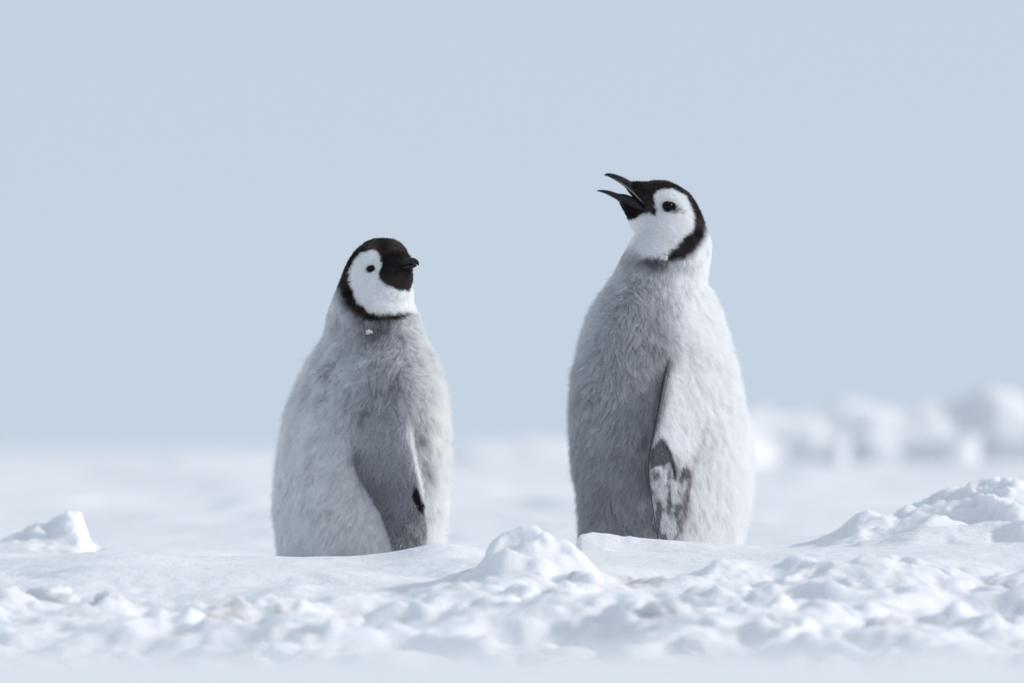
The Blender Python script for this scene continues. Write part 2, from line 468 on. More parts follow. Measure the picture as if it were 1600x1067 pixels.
def merge_remesh(name, pieces, voxel, smooth_it):
    V, F, o = [], [], 0
    for v, f in pieces:
        V.append(v); F += [tuple(i + o for i in q) for q in f]; o += len(v)
    me = mesh_from('tmp', np.concatenate(V), F)
    ob = bpy.data.objects.new('tmp', me); COL.objects.link(ob)
    r = ob.modifiers.new('r', 'REMESH'); r.mode = 'VOXEL'; r.voxel_size = voxel
    s = ob.modifiers.new('s', 'SMOOTH'); s.factor = 0.5; s.iterations = smooth_it
    dg = bpy.context.evaluated_depsgraph_get()
    out = bpy.data.meshes.new_from_object(ob.evaluated_get(dg))
    out.name = name
    out.polygons.foreach_set('use_smooth', np.ones(len(out.polygons), bool))
    bpy.data.objects.remove(ob); bpy.data.meshes.remove(me)
    return out

def arrays(me):
    n = len(me.vertices); co = np.empty(n * 3); me.vertices.foreach_get('co', co)
    no = np.empty(n * 3); me.vertices.foreach_get('normal', no)
    me.calc_loop_triangles()
    tr = np.empty(len(me.loop_triangles) * 3, np.int32); me.loop_triangles.foreach_get('vertices', tr)
    return co.reshape(-1, 3), no.reshape(-1, 3), tr.reshape(-1, 3)

def sdf_poly(P, poly):
    """signed distance, positive inside"""
    poly = np.asarray(poly, float); d = np.full(len(P), 1e9); ins = np.zeros(len(P), bool)
    for a, b in zip(poly, np.roll(poly, -1, 0)):
        e = b - a; w = P - a
        t = np.clip((w @ e) / max(e @ e, 1e-9), 0, 1)
        d = np.minimum(d, np.linalg.norm(w - t[:, None] * e, axis=1))
        c = ((a[1] <= P[:, 1]) != (b[1] <= P[:, 1]))
        with np.errstate(divide='ignore', invalid='ignore'):
            xi = a[0] + (P[:, 1] - a[1]) / (b[1] - a[1]) * (b[0] - a[0])
        ins ^= c & (P[:, 0] < xi)
    return np.where(ins, d, -d)

def mixc(a, b, t):
    t = np.asarray(t)[:, None]
    return np.asarray(a) * (1 - t) + np.asarray(b) * t

def store_colour(me, rgb):
    at = me.attributes.new('plumage', 'FLOAT_COLOR', 'POINT')
    at.data.foreach_set('color', np.concatenate([rgb, np.ones((len(rgb), 1))], 1).astype(np.float32).ravel())

def fur(name, me, parent, count, colour, length, flow, lift, radius, clump, seed, mat=M_DOWN, npt=5, weight=None, curl=0.20, ruffle=0.35):
    """down feathers: one curve per filament, grown from the skin"""
    rng = np.random.default_rng(seed)
    co, no, tr = arrays(me)
    A = co[tr[:, 0]]; B = co[tr[:, 1]]; C = co[tr[:, 2]]
    area = np.linalg.norm(np.cross(B - A, C - A), axis=1) / 2
    if weight is not None: area = area * weight((A + B + C) / 3)
    idx = rng.choice(len(tr), count, p=area / area.sum())
    u, v = rng.random(count), rng.random(count); sw = u + v > 1; u[sw], v[sw] = 1 - u[sw], 1 - v[sw]
    w = 1 - u - v
    P = A[idx] * w[:, None] + B[idx] * u[:, None] + C[idx] * v[:, None]
    Nn = no[tr[idx, 0]] * w[:, None] + no[tr[idx, 1]] * u[:, None] + no[tr[idx, 2]] * v[:, None]
    Nn /= np.linalg.norm(Nn, axis=1)[:, None] + 1e-9
    L = length(P) * rng.uniform(0.55, 1.25, count)
    fl = flow(P, Nn)
    # wandering direction of the lie of the down
    wob = np.stack([noise3(*(P.T * 26), seed + i) for i in range(3)], -1) * ruffle + np.stack([noise3(*(P.T * 80), seed + 5 + i) for i in range(3)], -1) * ruffle
    fl = fl + wob
    fl -= Nn * np.sum(fl * Nn, 1)[:, None]
    fl /= np.linalg.norm(fl, axis=1)[:, None] + 1e-9
    lf = np.clip(lift(P) + rng.normal(0, 0.10, count) + 0.12 * noise3(*(P.T * 45), seed + 9), 0.05, 1.3)   # angle above the skin
    t = np.linspace(0, 1, npt)
    d0 = Nn * np.sin(lf)[:, None] + fl * np.cos(lf)[:, None]
    d0 += rng.normal(0, curl, (count, 3)); d0 /= np.linalg.norm(d0, axis=1)[:, None]
    d1 = d0 + fl * 0.35 + np.array([0, 0, -0.10]); d1 += rng.normal(0, curl, (count, 3)); d1 /= np.linalg.norm(d1, axis=1)[:, None]
    pts = P[:, None, :] + L[:, None, None] * (d0[:, None, :] * (t - t * t / 2)[None, :, None] + d1[:, None, :] * (t * t / 2)[None, :, None])
    if clump > 0:
        nc = max(40, int(count / 18)); ci = rng.choice(count, nc, replace=False)
        kd = KDTree(nc)
        for i, q in enumerate(P[ci]): kd.insert(q, i)
        kd.balance()
        own = np.array([kd.find(q)[1] for q in P])
        k = clump * rng.uniform(0.4, 1.0, nc)[own]
        target = pts[ci][own]
        wgt = (k[:, None] * (t ** 1.1)[None, :])[:, :, None]
        pts = pts * (1 - wgt) + target * wgt
    cu = bpy.data.hair_curves.new(name)
    cu.add_curves([npt] * count)
    cu.attributes['position'].data.foreach_set('vector', pts.astype(np.float32).ravel())
    ra = cu.attributes.get('radius') or cu.attributes.new('radius', 'FLOAT', 'POINT')
    rr = radius * (1 - 0.85 * t ** 1.3)
    ra.data.foreach_set('value', np.tile(rr, count).astype(np.float32))
    R = np.clip(colour(P, Nn) * rng.normal(1, 0.20, count)[:, None], 0.002, 0.82)
    rgb = 1 - ((1 - R) / (1 + R)) ** 2          # albedo of one filament so that the whole coat reflects R
    ca = cu.attributes.new('plumage', 'FLOAT_COLOR', 'CURVE')
    ca.data.foreach_set('color', np.concatenate([rgb, np.ones((count, 1))], 1).astype(np.float32).ravel())
    o = add_obj(name, cu, mat, parent)
    return o

def tube_loft(path, ra, rb, up=(0, 0, 1), n=16, side=None):
    """loft of ellipses along a path: ra across (side), rb along 'up'"""
    path = np.asarray(path, float); rings = []
    for i, p in enumerate(path):
        d = path[min(i + 1, len(path) - 1)] - path[max(i - 1, 0)]; d /= np.linalg.norm(d)
        s = np.asarray(side, float) if side is not None else np.cross(d, up)
        s = s - d * (s @ d); s /= np.linalg.norm(s); u = np.cross(s, d)
        t = np.linspace(0, 2 * np.pi, n, endpoint=False)
        rings.append(p + np.outer(np.cos(t) * ra[i], s) + np.outer(np.sin(t) * rb[i], u))
    return loft(rings)

def resample(pts, n):
    """Catmull-Rom through rows of numbers"""
    p = np.asarray(pts, float); m = len(p); out = []
    pe = np.concatenate([[2 * p[0] - p[1]], p, [2 * p[-1] - p[-2]]])
    for s in np.linspace(0, m - 1 - 1e-6, n):
        i = int(s); t = s - i; a, b, c, d = pe[i], pe[i + 1], pe[i + 2], pe[i + 3]
        out.append(0.5 * ((2 * b) + (c - a) * t + (2 * a - 5 * b + 4 * c - d) * t * t + (3 * b - a - 3 * c + d) * t ** 3))
    return np.array(out)

def flipper_mesh(name, fr, body, rows, thick, off, sign=1):
    """paddle: rows (py, px_left, px_right, extra_off_left, extra_off_right)"""
    rows = resample(rows, 40); rings = []
    n = 28
    for i, (py, xl, xr, ol, orr) in enumerate(rows):
        t = np.linspace(0, 2 * np.pi, n, endpoint=False)
        s = (1 - np.cos(t)) / 2                         # 0 left edge, 1 right edge
        px = xl + (xr - xl) * s
        yl, yr = body.front_y(xl, py) - ol, body.front_y(xr, py) - orr
        chord = yl * (1 - s) + yr * s
        surf = body.front_y(px, py) - (ol * (1 - s) + orr * s)
        y = 0.5 * chord + 0.5 * np.minimum(surf, chord) - off
        th = thick * (1 - 0.55 * i / 39) * np.sign(np.sin(t)) * np.abs(np.sin(t)) ** 0.7
        y = y - th / 2
        if sign < 0:
            y = 2 * body.at(py)[3] - y
        rings.append(np.stack([fr.x(px), y, np.full(n, float(fr.z(py)))], -1))
    v, f = loft(rings)
    if sign < 0: f = [q[::-1] for q in f]
    return v, f

def foot(name, parent, x, y, fwd, z=0.0):
    pcs = []
    f = np.array([math.cos(fwd), math.sin(fwd), 0.0])
    for a in (-0.45, 0, 0.45):
        d = np.array([math.cos(fwd + a), math.sin(fwd + a), 0.0])
        o = np.array([x, y, z + 0.012])
        pcs += chain([(o, (0.011, 0.011, 0.010)), (o + d * 0.045, (0.009, 0.009, 0.008)), (o + d * 0.062 - np.array([0, 0, .005]), (0.004, 0.004, 0.004))], 5)
    o = np.array([x, y, z + 0.012])
    pcs += chain([(o, (.012, .012, .011)), (o - f * 0.01 + np.array([0, 0, 0.05]), (.014, .014, .014))], 5)
    return add_obj('foot', merge_remesh('foot', pcs, 0.003, 2), M_FOOT, parent)

def flow_body(P, N):
    return np.tile(np.array([0.0, 0.0, -1.0]), (len(P), 1))

GREY = np.array([0.36, 0.372, 0.395]); PALE = np.array([0.60, 0.606, 0.618]); DARKG = np.array([0.125, 0.128, 0.14])
BLACK = np.array([0.011, 0.010, 0.0105]); WHITE = np.array([0.74, 0.745, 0.755]); BROWN = np.array([0.056, 0.044, 0.041])

# ---------------------------------------------------------------- chick looking back over its shoulder (the shorter)
def chick_short():
    fr = Frame(565, 884, 16.0)
    root = bpy.data.objects.new('penguin_chick', None); COL.objects.link(root); root.location = fr.base
    tag(root, 'grey downy penguin chick with closed bill, the shorter of the two', 'penguin', 'penguin chicks')
    K = -0.42
    rows = [ # py, left, right, depth ratio, y centre, skew
        (374.0, 585, 612, 1.0, -0.004, 0), (377, 573, 623, 1.0, -0.004, 0), (384, 562, 634, 0.98, -0.004, 0), (393, 553, 638, 0.98, -0.004, 0),
        (402, 547, 640, 0.98, -0.004, 0), (421, 537, 642, 1.0, -0.004, 0), (444, 529, 644, 1.0, -0.002, 0), (465, 520, 646, 0.98, 0, -0.05),
        (479, 514, 650, 0.95, 0, -0.1), (502, 507, 660, 0.95, 0, -0.2), (525, 502, 669, 0.95, 0, -0.3), (552, 488, 681, 0.93, 0, K), (600, 462, 696, 0.93, 0, K),
        (645, 445, 702, 0.93, 0, K), (694, 435, 704, 0.93, 0, K), (755, 428, 703, 0.93, 0, K), (795, 426, 700, 0.93, 0, K), (834, 429, 697, 0.92, 0, K), (862, 432, 692, 0.9, 0, K), (884, 440, 684, 0.85, 0, K), (900, 470, 655, 0.8, 0, K)]
    inset = lambda py: np.interp(py, [372, 470, 530, 900], [2.5, 3.5, 12, 14])
    body = Body(fr, smooth_rows(rows, 120), inset)
    yaw = math.radians(-47)
    fwd = np.array([math.cos(yaw), math.sin(yaw), 0.0]); lat = np.array([fwd[1], -fwd[0], 0.0])   # lat: towards the camera side
    hc = fr.p(590, 420, -0.004)
    pieces = [loft([body.ring(p) for p in np.linspace(375, 900, 110)])]
    k = fr.k
    # feathered bill base
    pieces += chain([(hc + fwd * 22 * k, (34 * k,) * 3), (hc + fwd * 46 * k + np.array([0, 0, 6 * k]), (22 * k, 22 * k, 22 * k)), (hc + fwd * 58 * k + np.array([0, 0, 7 * k]), (10 * k, 10 * k, 12 * k))], 6)
    pieces += chain([(hc + fwd * 40 * k + np.array([0, 0, -14 * k]), (26 * k,) * 3), (hc + fwd * 54 * k + np.array([0, 0, -13 * k]), (17 * k, 17 * k, 17 * k))], 5)
    # cheek and throat
    pieces += [sphere(hc + fwd * 24 * k + np.array([0, 0, -38 * k]), (38 * k, 38 * k, 30 * k))]
    skin = merge_remesh('body', pieces, 0.0034, 6)
    mir_y0 = hc.copy()

    def headpix(P):
        d = (P - mir_y0) @ lat
        Q = P - np.where(d < 0, 2 * d, 0)[:, None] * lat      # far side of the face mirrors the near side
        return fr.pix(Q)
    Z = lambda pts: [(500 + a / 5.927, 350 + b / 5.927) for a, b in pts]
    white = Z([(480, 250), (545, 250), (575, 300), (582, 380), (562, 440), (562, 490), (600, 540), (680, 585), (750, 605), (800, 592), (870, 555), (1000, 530), (1050, 780), (870, 790), (760, 812), (650, 828), (540, 828), (440, 798), (380, 752), (340, 690), (310, 610), (287, 500), (292, 450), (312, 390), (360, 310), (420, 265)])
    dark = Z([(-300, -200), (1300, -200), (1300, 560), (1000, 780), (880, 800), (790, 850), (650, 890), (540, 898), (430, 878), (330, 835), (235, 755), (180, 655), (145, 575), (-300, 575)])
    def colour(P, N=None):
        pf = fr.pix(P); ph = headpix(P)
        nz = noise3(*(P.T * 60), 300); n2 = noise3(*(P.T * 170), 301); n3 = noise3(*(P.T * 18), 302)
        c = mixc(GREY, PALE, np.clip(0.45 + 0.18 * n3 + 0.25 * nz + 0.25 * n2, 0, 1))
        c = mixc(c, GREY * 1.08, 0.75 * np.exp(-((pf[:, 0] - 585) / 62) ** 2 - ((pf[:, 1] - 600) / 125) ** 2) * (0.85 + 0.4 * nz))
        # breast side (towards the bill) paler and warmer, blue of the shade painted into the back's grey
        c = mixc(c, PALE * np.array([1.03, 1.0, 0.97]), 0.7 * sstep(0.02, 0.09, P @ np.array([0.8, 0.0, 0.0])))
        c = mixc(c, PALE * 1.08, 0.9 * sstep(600, 770, pf[:, 1] + 0.5 * (520 - pf[:, 0])))  # light bounced off the snow, painted as paler down at lower left
        # dusky collar and shoulder
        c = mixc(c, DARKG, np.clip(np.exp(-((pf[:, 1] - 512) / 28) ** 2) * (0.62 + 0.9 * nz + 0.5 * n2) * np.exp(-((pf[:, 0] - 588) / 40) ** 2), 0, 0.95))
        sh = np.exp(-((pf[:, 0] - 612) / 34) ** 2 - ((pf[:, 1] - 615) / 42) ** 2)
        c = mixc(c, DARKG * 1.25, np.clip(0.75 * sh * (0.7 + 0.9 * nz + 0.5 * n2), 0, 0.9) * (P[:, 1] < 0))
        fold = np.exp(-((pf[:, 0] - np.interp(pf[:, 1], [560, 640, 720, 780], [625, 575, 556, 590]) + 6 * nz) / 9) ** 2) * sstep(600, 640, pf[:, 1]) * (1 - sstep(690, 730, pf[:, 1]))  # shade in the fold behind the flipper, painted dark
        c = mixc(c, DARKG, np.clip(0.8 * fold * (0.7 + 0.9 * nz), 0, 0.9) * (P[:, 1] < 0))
        under_shade = np.exp(-((pf[:, 0] - np.interp(pf[:, 1], [640, 690, 740], [648, 656, 668])) / 9) ** 2) * sstep(630, 660, pf[:, 1]) * (1 - sstep(720, 760, pf[:, 1]))  # shadow beside the flipper's front edge, painted into the down
        c = mixc(c, DARKG, np.clip(0.85 * under_shade * (0.8 + 0.8 * nz), 0, 0.9) * (P[:, 1] < 0))
        c = c * (1 + 0.05 * n3 + 0.12 * nz + 0.22 * n2)[:, None]
        hd = sdf_poly(ph, dark) + 2.5 * n2 - 14 * sstep(622, 655, pf[:, 0]) * sstep(470, 486, pf[:, 1])
        soft = np.interp(pf[:, 0], [520, 570], [16, 4])
        head = pf[:, 1] < 520
        tb = np.where(head, sstep(-1, 1, hd / soft), 0)
        blk = mixc(BLACK, BROWN, np.clip(0.3 + 0.5 * nz, 0, 1))
        c = mixc(c, blk, tb)
        wd = sdf_poly(ph, white) + 1.4 * n2 + 1.2 * noise3(*(P.T * 420), 305)
        c = mixc(c, WHITE, np.where(head, sstep(-1.6, 1.6, wd), 0))
        eye = np.hypot(ph[:, 0] - 581, ph[:, 1] - 420.5)
        c = mixc(c, BLACK, np.where(head, 1 - sstep(4.0, 6.2, eye + 1.0 * n2), 0))
        return c
    co, no, tr = arrays(skin); store_colour(skin, colour(co))
    b = add_obj('body', skin, M_SKIN, root)

    def flow(P, N):
        pf = fr.pix(P)
        hd = sstep(485, 450, pf[:, 1]) if False else 1 - sstep(450, 490, pf[:, 1])
        f = np.tile(np.array([0.0, 0.0, -1.0]), (len(P), 1))
        fh = -fwd * 0.8 + np.array([0, 0, -0.6])
        return f * (1 - hd)[:, None] + fh[None] * hd[:, None]
    def length(P):
        py = fr.pix(P)[:, 1]
        return np.interp(py, [372, 470, 510, 560, 900], [0.0055, 0.0065, 0.013, 0.022, 0.023])
    def lift(P):
        py = fr.pix(P)[:, 1]
        return np.interp(py, [372, 470, 520, 900], [0.5, 0.5, 0.72, 0.72])
    fur('down', skin, b, 380000, colour, length, flow, lift, 0.00019, 0.55, 501, ruffle=0.6,
        weight=lambda P: np.where(fr.pix(P)[:, 1] < 500, 2.2, 1.0))

    # near flipper, hanging with its front edge to the right
    frows = [(620, 600, 636, -0.014, -0.012), (650, 578, 641, -0.006, 0.002), (690, 560, 645, 0.003, 0.013), (725, 556, 653, 0.007, 0.020), (760, 572, 661, 0.010, 0.020),
             (800, 595, 666, 0.011, 0.018), (840, 609, 667.5, 0.010, 0.014), (868, 618, 667, 0.007, 0.009), (884, 630, 662, 0.007, 0.008)]
    def fcol(P, N=None):
        pf = fr.pix(P); nz = noise3(*(P.T * 70), 310); n2 = noise3(*(P.T * 160), 311)
        lead = np.interp(pf[:, 1], [640, 690, 725, 760, 800, 840, 868], [640, 645, 653, 661, 666, 667, 667])
        trail = np.interp(pf[:, 1], [650, 690, 725, 760, 800, 840, 868], [578, 560, 556, 572, 595, 609, 618])
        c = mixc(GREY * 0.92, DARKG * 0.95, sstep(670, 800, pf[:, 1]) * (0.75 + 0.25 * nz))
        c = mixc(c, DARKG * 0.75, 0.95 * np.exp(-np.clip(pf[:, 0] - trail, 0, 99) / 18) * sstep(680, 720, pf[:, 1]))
        c = mixc(c, PALE * 1.08, (1.0 * np.exp(-(np.clip(lead - pf[:, 0] - 1, 0, 99) / 3.6) ** 2)) * (1 - sstep(755, 800, pf[:, 1])) * sstep(630, 675, pf[:, 1]))  # sunlit rim of the front edge, painted pale
        sp = np.hypot((pf[:, 0] - (653 + 0.28 * (pf[:, 1] - 775))) / 5.5, (pf[:, 1] - 776) / 19) + 0.55 * n2 + 0.3 * nz
        c = mixc(c, BLACK, 1 - sstep(0.8, 1.15, sp))
        return c
    for sgn in (1, -1):
        fm = merge_remesh('flipper', [flipper_mesh('f', fr, body, frows, 0.012, 0.004, sgn)], 0.0026, 3)
        co, no, tr = arrays(fm); store_colour(fm, fcol(co))
        fo = add_obj('flipper', fm, M_SKIN, root)
        fur('down', fm, fo, 50000 if sgn > 0 else 9000, fcol, lambda P: np.interp(fr.pix(P)[:, 1], [620, 700, 780, 880], [0.018, 0.012, 0.007, 0.005]), flow_body, lambda P: np.interp(fr.pix(P)[:, 1], [640, 780], [0.6, 0.35]), 0.0002, 0.45, 520 + sgn)

    # bill
    upv = np.array([0, 0, 1.0])
    root_p = hc + np.array([0, 0, 3 * k])
    def bp(f, u, s=0): return root_p + fwd * f * k + upv * u * k + lat * s * k
    # upper mandible: culmen droops at the tip
    up = resample([(*bp(34, -1), 30, 4), (*bp(46, 2), 24, 6), (*bp(58, 5), 15, 7.5), (*bp(70, 7), 8.5, 7), (*bp(82, 8), 5.2, 5.2), (*bp(91, 5.5), 3.0, 3.6), (*bp(95, 1.5), 0.8, 1.0)], 22)
    v, f = tube_loft(up[:, :3], up[:, 3] * k, up[:, 4] * k, side=lat)
    add_obj('upper_bill', mesh_from('upper_bill', v, f), M_BILL, root)
    lo = resample([(*bp(34, -8), 30, 3), (*bp(46, -6), 23, 4.5), (*bp(60, -4), 13, 5), (*bp(74, -1), 7, 3.6), (*bp(86, 0.5), 3.4, 2.2), (*bp(90, 1), 0.8, 0.8)], 18)
    v, f = tube_loft(lo[:, :3], lo[:, 3] * k, lo[:, 4] * k, side=lat)
    add_obj('lower_bill', mesh_from('lower_bill', v, f), M_BILL, root)
    # eyes
    eye_pix = fr.p(581, 420.5)
    co, no, tr = arrays(skin)
    d2 = np.hypot(co[:, 0] - eye_pix[0], co[:, 2] - eye_pix[2]) + np.where(co[:, 1] < 0, 0, 1)
    e = co[np.argmin(d2)]
    em, ef = ico(3)
    eme = mesh_from('eye', em * 5.2 * k, ef)
    dl = (e - hc) @ lat
    for q in (e, e - 2 * dl * lat):
        outward = lat if q is e else -lat
        add_obj('eye', eme, M_EYE if not eme.materials else None, root, loc=q + outward * 0.0008)
    foot('foot', root, 0.02, -0.045, -0.4, 0.0); foot('foot', root, 0.03, 0.045, 0.2, 0.0)
    return fr, root, skin, body

# ---------------------------------------------------------------- chick calling with open bill (the taller)
def chick_tall():
    fr = Frame(1035, 868, 16.5)
    root = bpy.data.objects.new('penguin_chick', None); COL.objects.link(root); root.location = fr.base
    tag(root, 'grey downy penguin chick calling with wide open bill, the taller of the two', 'penguin', 'penguin chicks')
    k = fr.k; K = 0.34
    rows = [(283, 1016, 1040, 0.9, 0, 0), (286, 1006, 1050, 0.85, 0, 0), (292, 1003, 1064, 0.85, 0, 0), (300, 1003, 1076, 0.85, 0, 0), (313, 1006, 1086, 0.85, 0, 0), (326, 1007, 1094, 0.85, 0, 0), (345, 1000, 1101, 0.86, 0, 0),
            (360, 992, 1106, 0.88, 0, 0), (374, 987, 1111, 0.9, 0, 0), (383, 981, 1114, 0.92, 0, 0.03), (399, 970, 1114, 0.94, 0, 0.06), (420, 960, 1111, 0.95, 0, 0.1), (437, 950, 1110, 0.95, 0, 0.15), (447, 944, 1111, 0.95, 0, 0.18), (467, 933, 1121, 0.94, 0, K),
            (506, 914, 1133, 0.93, 0, K), (541, 903, 1144, 0.92, 0, K), (592, 892, 1157, 0.92, 0, K), (635, 888, 1166, 0.92, 0, K), (679, 889, 1174, 0.92, 0, K), (722, 892, 1178, 0.92, 0, K), (765, 898, 1176, 0.92, 0, K), (808, 903, 1171, 0.92, 0, K), (842, 904, 1164, 0.9, 0, K), (868, 915, 1150, 0.86, 0, K), (886, 950, 1115, 0.8, 0, K)]
    inset = lambda py: np.interp(py, [281, 380, 440, 900], [2.5, 3.5, 12, 14])
    body = Body(fr, smooth_rows(rows, 140), inset)
    pieces = [loft([body.ring(p) for p in np.linspace(284, 886, 120)])]
    P = fr.p
    # forehead running out to the bill
    pieces += chain([(P(1026, 308), (22 * k, 30 * k, 22 * k)), (P(1004, 298), (11 * k, 17 * k, 13 * k)), (P(988, 289.5), (4.5 * k, 8 * k, 5.5 * k))], 8)
    # cheek at the gape, then the feathered chin under the lower bill
    pieces += chain([(P(1024, 355), (24 * k, 34 * k, 24 * k)), (P(1000, 348), (14 * k, 24 * k, 13 * k)), (P(986, 332), (8 * k, 15 * k, 8 * k)), (P(972, 316), (4.5 * k, 9 * k, 4.5 * k))], 8)
    skin = merge_remesh('body', pieces, 0.0034, 4)
    Z = lambda pts: [(900 + a / 5.335, 240 + b / 5.335) for a, b in pts]
    white = Z([(640, 350), (668, 318), (705, 298), (760, 292), (810, 302), (900, 358), (950, 430), (968, 500), (972, 570), (960, 640), (900, 690), (830, 765), (780, 815), (738, 850), (690, 862), (640, 864), (580, 858), (530, 845), (470, 800), (430, 770), (350, 760), (350, 600), (420, 545), (495, 540), (552, 495), (600, 490), (650, 520), (662, 480), (645, 410)])
    dark = Z([(-300, -200), (1500, -200), (1500, 500), (1090, 560), (1085, 640), (1050, 720), (960, 830), (880, 870), (800, 880), (730, 875), (700, 862), (640, 840), (560, 800), (300, 600), (-300, 580)])
    def colour(Pp, N=None):
        pf = fr.pix(Pp)
        nz = noise3(*(Pp.T * 60), 330); n2 = noise3(*(Pp.T * 170), 331); n3 = noise3(*(Pp.T * 18), 332)
        c = mixc(GREY, PALE, np.clip(0.35 + 0.3 * n3 + 0.15 * nz, 0, 1))
        c = mixc(c, PALE * 1.2, 0.9 * sstep(-0.01, 0.045, Pp[:, 0] + 0.012 * nz))  # sunlit back: its brightness painted into the down
        c = mixc(c, mixc(GREY * 0.98, GREY * 0.66, sstep(500, 760, pf[:, 1])), 0.95 * (1 - sstep(-0.045, 0.018, Pp[:, 0] - 0.00006 * (pf[:, 1] - 620) + 0.02 * nz + 0.012 * n2)) * sstep(395, 470, pf[:, 1]))  # shaded breast painted darker, more so lower down
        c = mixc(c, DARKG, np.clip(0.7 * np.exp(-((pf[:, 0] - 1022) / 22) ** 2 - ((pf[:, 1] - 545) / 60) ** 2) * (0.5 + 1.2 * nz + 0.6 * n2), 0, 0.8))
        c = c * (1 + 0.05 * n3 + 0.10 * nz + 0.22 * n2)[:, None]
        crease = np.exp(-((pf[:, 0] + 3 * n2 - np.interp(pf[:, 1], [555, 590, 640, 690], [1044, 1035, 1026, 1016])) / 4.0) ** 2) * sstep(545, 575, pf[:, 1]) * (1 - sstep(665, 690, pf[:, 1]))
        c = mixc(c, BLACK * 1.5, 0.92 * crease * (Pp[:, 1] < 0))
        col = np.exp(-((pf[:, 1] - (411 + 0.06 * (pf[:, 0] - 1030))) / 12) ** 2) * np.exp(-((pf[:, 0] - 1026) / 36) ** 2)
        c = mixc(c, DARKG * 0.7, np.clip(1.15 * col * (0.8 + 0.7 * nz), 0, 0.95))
        head = pf[:, 1] < 430
        hd = sdf_poly(pf, dark) + 2.0 * n2
        soft = np.interp(pf[:, 0], [1060, 1095], [4, 9])
        blk = mixc(BLACK, BROWN, np.clip(0.35 + 0.5 * nz, 0, 1))
        c = mixc(c, blk, np.where(head, sstep(-1, 1, hd / soft), 0))
        wd = sdf_poly(pf, white) + 1.4 * n2 + 1.2 * noise3(*(Pp.T * 420), 335)
        ws = np.where((pf[:, 0] < 1010) & (pf[:, 1] > 360), np.interp(pf[:, 0], [985, 1012], [12, 2]), 1.6)
        c = mixc(c, WHITE, np.where(head, sstep(-1, 1, wd / ws), 0))
        e = np.hypot((pf[:, 0] - 1043.5) / 1.25, pf[:, 1] - 322.5) + 1.5 * n2
        c = mixc(c, BLACK, np.where(head, 1 - sstep(7.5, 10, e), 0))
        e2 = np.hypot((pf[:, 0] - 1056) / 1.7, (pf[:, 1] - 328.5) / 0.9)
        st = sstep(0.0, 0.5, noise3((Pp[:, 0] + 0.8 * Pp[:, 2]) * 160, Pp[:, 1] * 60, (Pp[:, 2] - 0.4 * Pp[:, 0]) * 520, 339))
        c = mixc(c, DARKG * 0.6, np.where(head, 0.9 * st * (1 - sstep(5, 10, e2)), 0))
        return c
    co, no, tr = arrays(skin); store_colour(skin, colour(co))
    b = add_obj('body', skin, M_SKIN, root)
    def flow(Pp, N):
        py = fr.pix(Pp)[:, 1]; hd = 1 - sstep(380, 420, py)
        f = np.tile(np.array([0.0, 0.0, -1.0]), (len(Pp), 1)); fh = np.array([0.75, 0, -0.65])
        return f * (1 - hd)[:, None] + fh[None] * hd[:, None]
    def length(Pp):
        py = fr.pix(Pp)[:, 1]
        L = np.interp(py, [281, 390, 420, 470, 900], [0.0055, 0.0065, 0.012, 0.022, 0.023])
        return L * np.interp(fr.pix(Pp)[:, 0], [965, 1005], [0.35, 1.0]) ** (py < 350)
    def lift(Pp):
        return np.interp(fr.pix(Pp)[:, 1], [281, 390, 430, 900], [0.5, 0.5, 0.72, 0.72])
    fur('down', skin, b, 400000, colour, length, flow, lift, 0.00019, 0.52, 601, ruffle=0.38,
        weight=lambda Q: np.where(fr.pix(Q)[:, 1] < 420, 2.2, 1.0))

    frows = [(550, 1044, 1072, -0.014, -0.016), (590, 1037, 1098, 0.008, -0.009), (640, 1028, 1108, 0.018, -0.005), (680, 1020, 1102, 0.026, -0.001), (700, 1016, 1096, 0.027, 0.001), (739, 1012, 1081, 0.026, 0.006),
             (782, 1017, 1075, 0.014, 0.008), (816, 1021, 1067, 0.012, 0.008), (846, 1027, 1062, 0.011, 0.008), (866, 1036, 1054, 0.010, 0.008)]
    bare = [(1016, 700), (1020, 690), (1027, 681), (1034, 684), (1042, 696), (1050, 712), (1054, 728), (1050, 742), (1046, 722), (1036, 726), (1028, 729), (1016, 732), (1014, 716)]
    def fcol(Pp, N=None):
        pf = fr.pix(Pp); nz = noise3(*((Pp.T + np.array([[0.15], [0], [0]]) * 0) * np.array([[130], [90], [42]])), 350); n2 = noise3(*(Pp.T * 170), 351)
        c = mixc(PALE * 1.18, GREY, np.clip(0.15 + 0.25 * nz, 0, 1))
        mott = sstep(-0.30, 0.35, nz + 0.5 * n2) * sstep(700, 745, pf[:, 1])
        c = mixc(c, GREY * 0.95, 0.6 * sstep(690, 740, pf[:, 1]))
        c = mixc(c, DARKG * 0.5, 0.85 * mott)
        c = mixc(c, BROWN * 2.2, 0.7 * np.exp(-((pf[:, 0] - np.interp(pf[:, 1], [650, 690, 740, 790, 846], [1102, 1095, 1078, 1071, 1060])) / 6) ** 2) * sstep(630, 660, pf[:, 1]) * (0.75 + 0.5 * nz))
        c = mixc(c, BLACK * 1.5, np.where(np.hypot((pf[:, 0] - 1068) / 7, (pf[:, 1] - 735) / 9) + 0.3 * n2 < 1, 0.8, 0))
        c = mixc(c, np.array([0.026, 0.032, 0.042]), 0.92 * sstep(-2.5, 2.5, sdf_poly(pf, bare) + 2.0 * n2))
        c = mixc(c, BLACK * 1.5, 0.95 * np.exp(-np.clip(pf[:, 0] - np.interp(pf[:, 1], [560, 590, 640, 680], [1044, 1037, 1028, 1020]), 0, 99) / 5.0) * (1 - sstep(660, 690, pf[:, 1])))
        return c
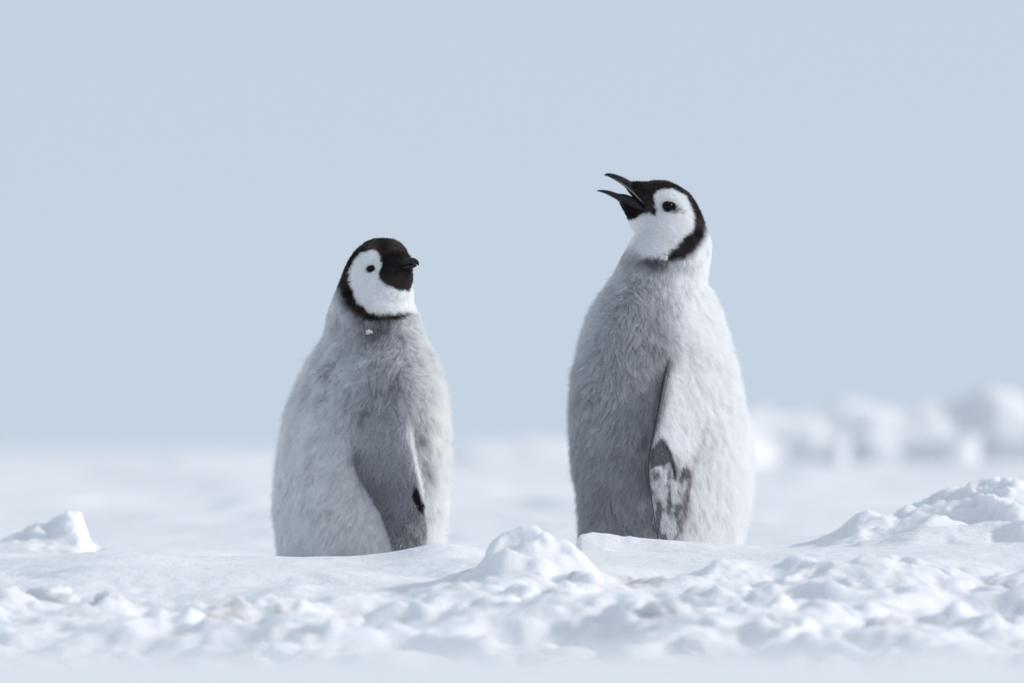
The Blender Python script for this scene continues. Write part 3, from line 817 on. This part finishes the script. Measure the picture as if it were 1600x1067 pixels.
    for sgn in (1, -1):
        fm = merge_remesh('flipper', [flipper_mesh('f', fr, body, frows, 0.012, 0.004, sgn)], 0.0026, 3)
        co, no, tr = arrays(fm); store_colour(fm, fcol(co))
        fo = add_obj('flipper', fm, M_SKIN, root)
        if sgn > 0: near_flipper = fo
        fur('down', fm, fo, 56000 if sgn > 0 else 9000, fcol,
            lambda Q: np.interp(fr.pix(Q)[:, 1], [560, 660, 700, 866], [0.018, 0.013, 0.009, 0.007]) * np.where(sdf_poly(fr.pix(Q), bare) > 0.5, 0.22, 1),
            flow_body, lambda Q: np.interp(fr.pix(Q)[:, 1], [560, 720], [0.6, 0.4]), 0.0002, 0.45, 620 + sgn)

    bare_edge = resample([(556, 1046, 0.004, 1.5), (575, 1042, 0.010, 3.4), (600, 1036, 0.020, 3.6), (640, 1028, 0.031, 3.2), (675, 1020.5, 0.036, 2.6), (700, 1015, 0.036, 2.0), (740, 1011.5, 0.034, 1.6), (785, 1017, 0.030, 1.2), (840, 1026, 0.026, 1.0)], 50)
    path = [fr.p(a, p_, float(body.front_y(a, p_)) - o_) for p_, a, o_, r_ in bare_edge]
    v, f = tube_loft(path, bare_edge[:, 3] * k, bare_edge[:, 3] * k * 1.6, n=10, side=(1, 0, 0))
    add_obj('flipper_edge', mesh_from('flipper_edge', v, f), M_LEATHER, near_flipper)

    # open bill, in profile
    sd_ = (0, 1, 0)
    #            centre line px,py, half width (y), half height
    up = resample([(1020, 331, 8, 5), (1006, 313, 9, 7), (990, 296.5, 8.0, 7.5), (980, 287.5, 6.5, 5.5), (968, 280.2, 5, 4.4), (957, 275.2, 3.8, 3.2), (949, 273.2, 2.4, 2.0), (944.5, 274.2, 0.8, 0.8)], 34)
    v, f = tube_loft([P(a, c) for a, c, *_ in up], up[:, 2] * k * 1.15, up[:, 3] * k * 1.2, side=sd_)
    ub = add_obj('upper_bill', mesh_from('upper_bill', v, f), M_BILL, root)
    for s in (-1, 1):
        ed = resample([(1020, 334, 8.6, 0.9), (1006, 318, 9.4, 1.0), (992, 304, 8.6, 1.1), (980, 293.2, 6.6, 1.0), (968, 284.4, 4.6, 0.7), (958, 278.6, 3.4, 0.3)], 24)
        v, f = tube_loft([P(a, c, s * y * k * 0.98) for a, c, y, r in ed], ed[:, 3] * k, ed[:, 3] * k, n=8, side=sd_)
        add_obj('bill_edge', mesh_from('bill_edge', v, f), M_TAN, ub)
    lo = resample([(1022, 338, 8, 4), (1004, 327, 9, 6), (990, 319.5, 9, 8.5), (975, 311.5, 7.5, 7), (964, 307, 5.4, 4.2), (953, 302.2, 3.6, 3.2), (942, 299, 2.2, 2.0), (933, 298.3, 0.7, 0.7)], 34)
    v, f = tube_loft([P(a, c) for a, c, *_ in lo], lo[:, 2] * k * 1.15, lo[:, 3] * k * 1.2, side=sd_)
    lb = add_obj('lower_bill', mesh_from('lower_bill', v, f), M_BILL, root)
    # mouth lining joining both halves at the gape
    m = resample([(1020, 332, 7, 7), (1009, 322, 7, 7), (999, 313, 6, 5.5), (991, 306, 4, 3)], 14)
    v, f = tube_loft([P(a, c) for a, c, *_ in m], m[:, 2] * k, m[:, 3] * k, side=sd_)
    add_obj('mouth_lining', mesh_from('mouth_lining', v, f), M_MOUTH, root)
    co, no, tr = arrays(skin)
    em, ef = ico(3); eme = mesh_from('eye', em * np.array([9.0, 7.0, 7.6]) * k, ef)
    t = fr.p(1043, 322.5)
    for s in (-1, 1):
        d2 = np.hypot(co[:, 0] - t[0], co[:, 2] - t[2]) + np.where(co[:, 1] * s > 0, 0, 1)
        e = co[np.argmin(d2)]
        add_obj('eye', eme, None if eme.materials else M_EYE, root, loc=(t[0], e[1] - s * 0.0008, t[2]))
    foot('foot', root, -0.03, -0.045, math.pi + 0.2, 0.0); foot('foot', root, -0.03, 0.045, math.pi - 0.2, 0.0)
    return fr, root, skin, body

frS, rootS, skinS, bodyS = chick_short()
frT, rootT, skinT, bodyT = chick_tall()

# ------------------------------------------------------------------ snow crumbs caught in the down
def crumb(fr, body, px, py, r, out, seed, label):
    me = lump_mesh('snow_crumb', 4, seed, 2.2, 0.6, 0.22)
    y = body.front_y(px, py) - out
    p = fr.base + np.array([float(fr.x(px)), float(y), float(fr.z(py))])
    o = add_obj('snow_crumb', me, M_SNOW, loc=p)
    o.scale = tuple(np.array(r) * fr.k)
    tag(o, label, 'snow crumb')
crumb(frS, bodyS, 577.5, 520, (4.4, 2.6, 3.4), 0.012, 71, 'snow crumb caught in the throat down of the shorter chick')
crumb(frT, bodyT, 1037, 404.5, (6.0, 3, 3.6), 0.004, 72, 'snow crumb caught under the cheek of the calling chick')
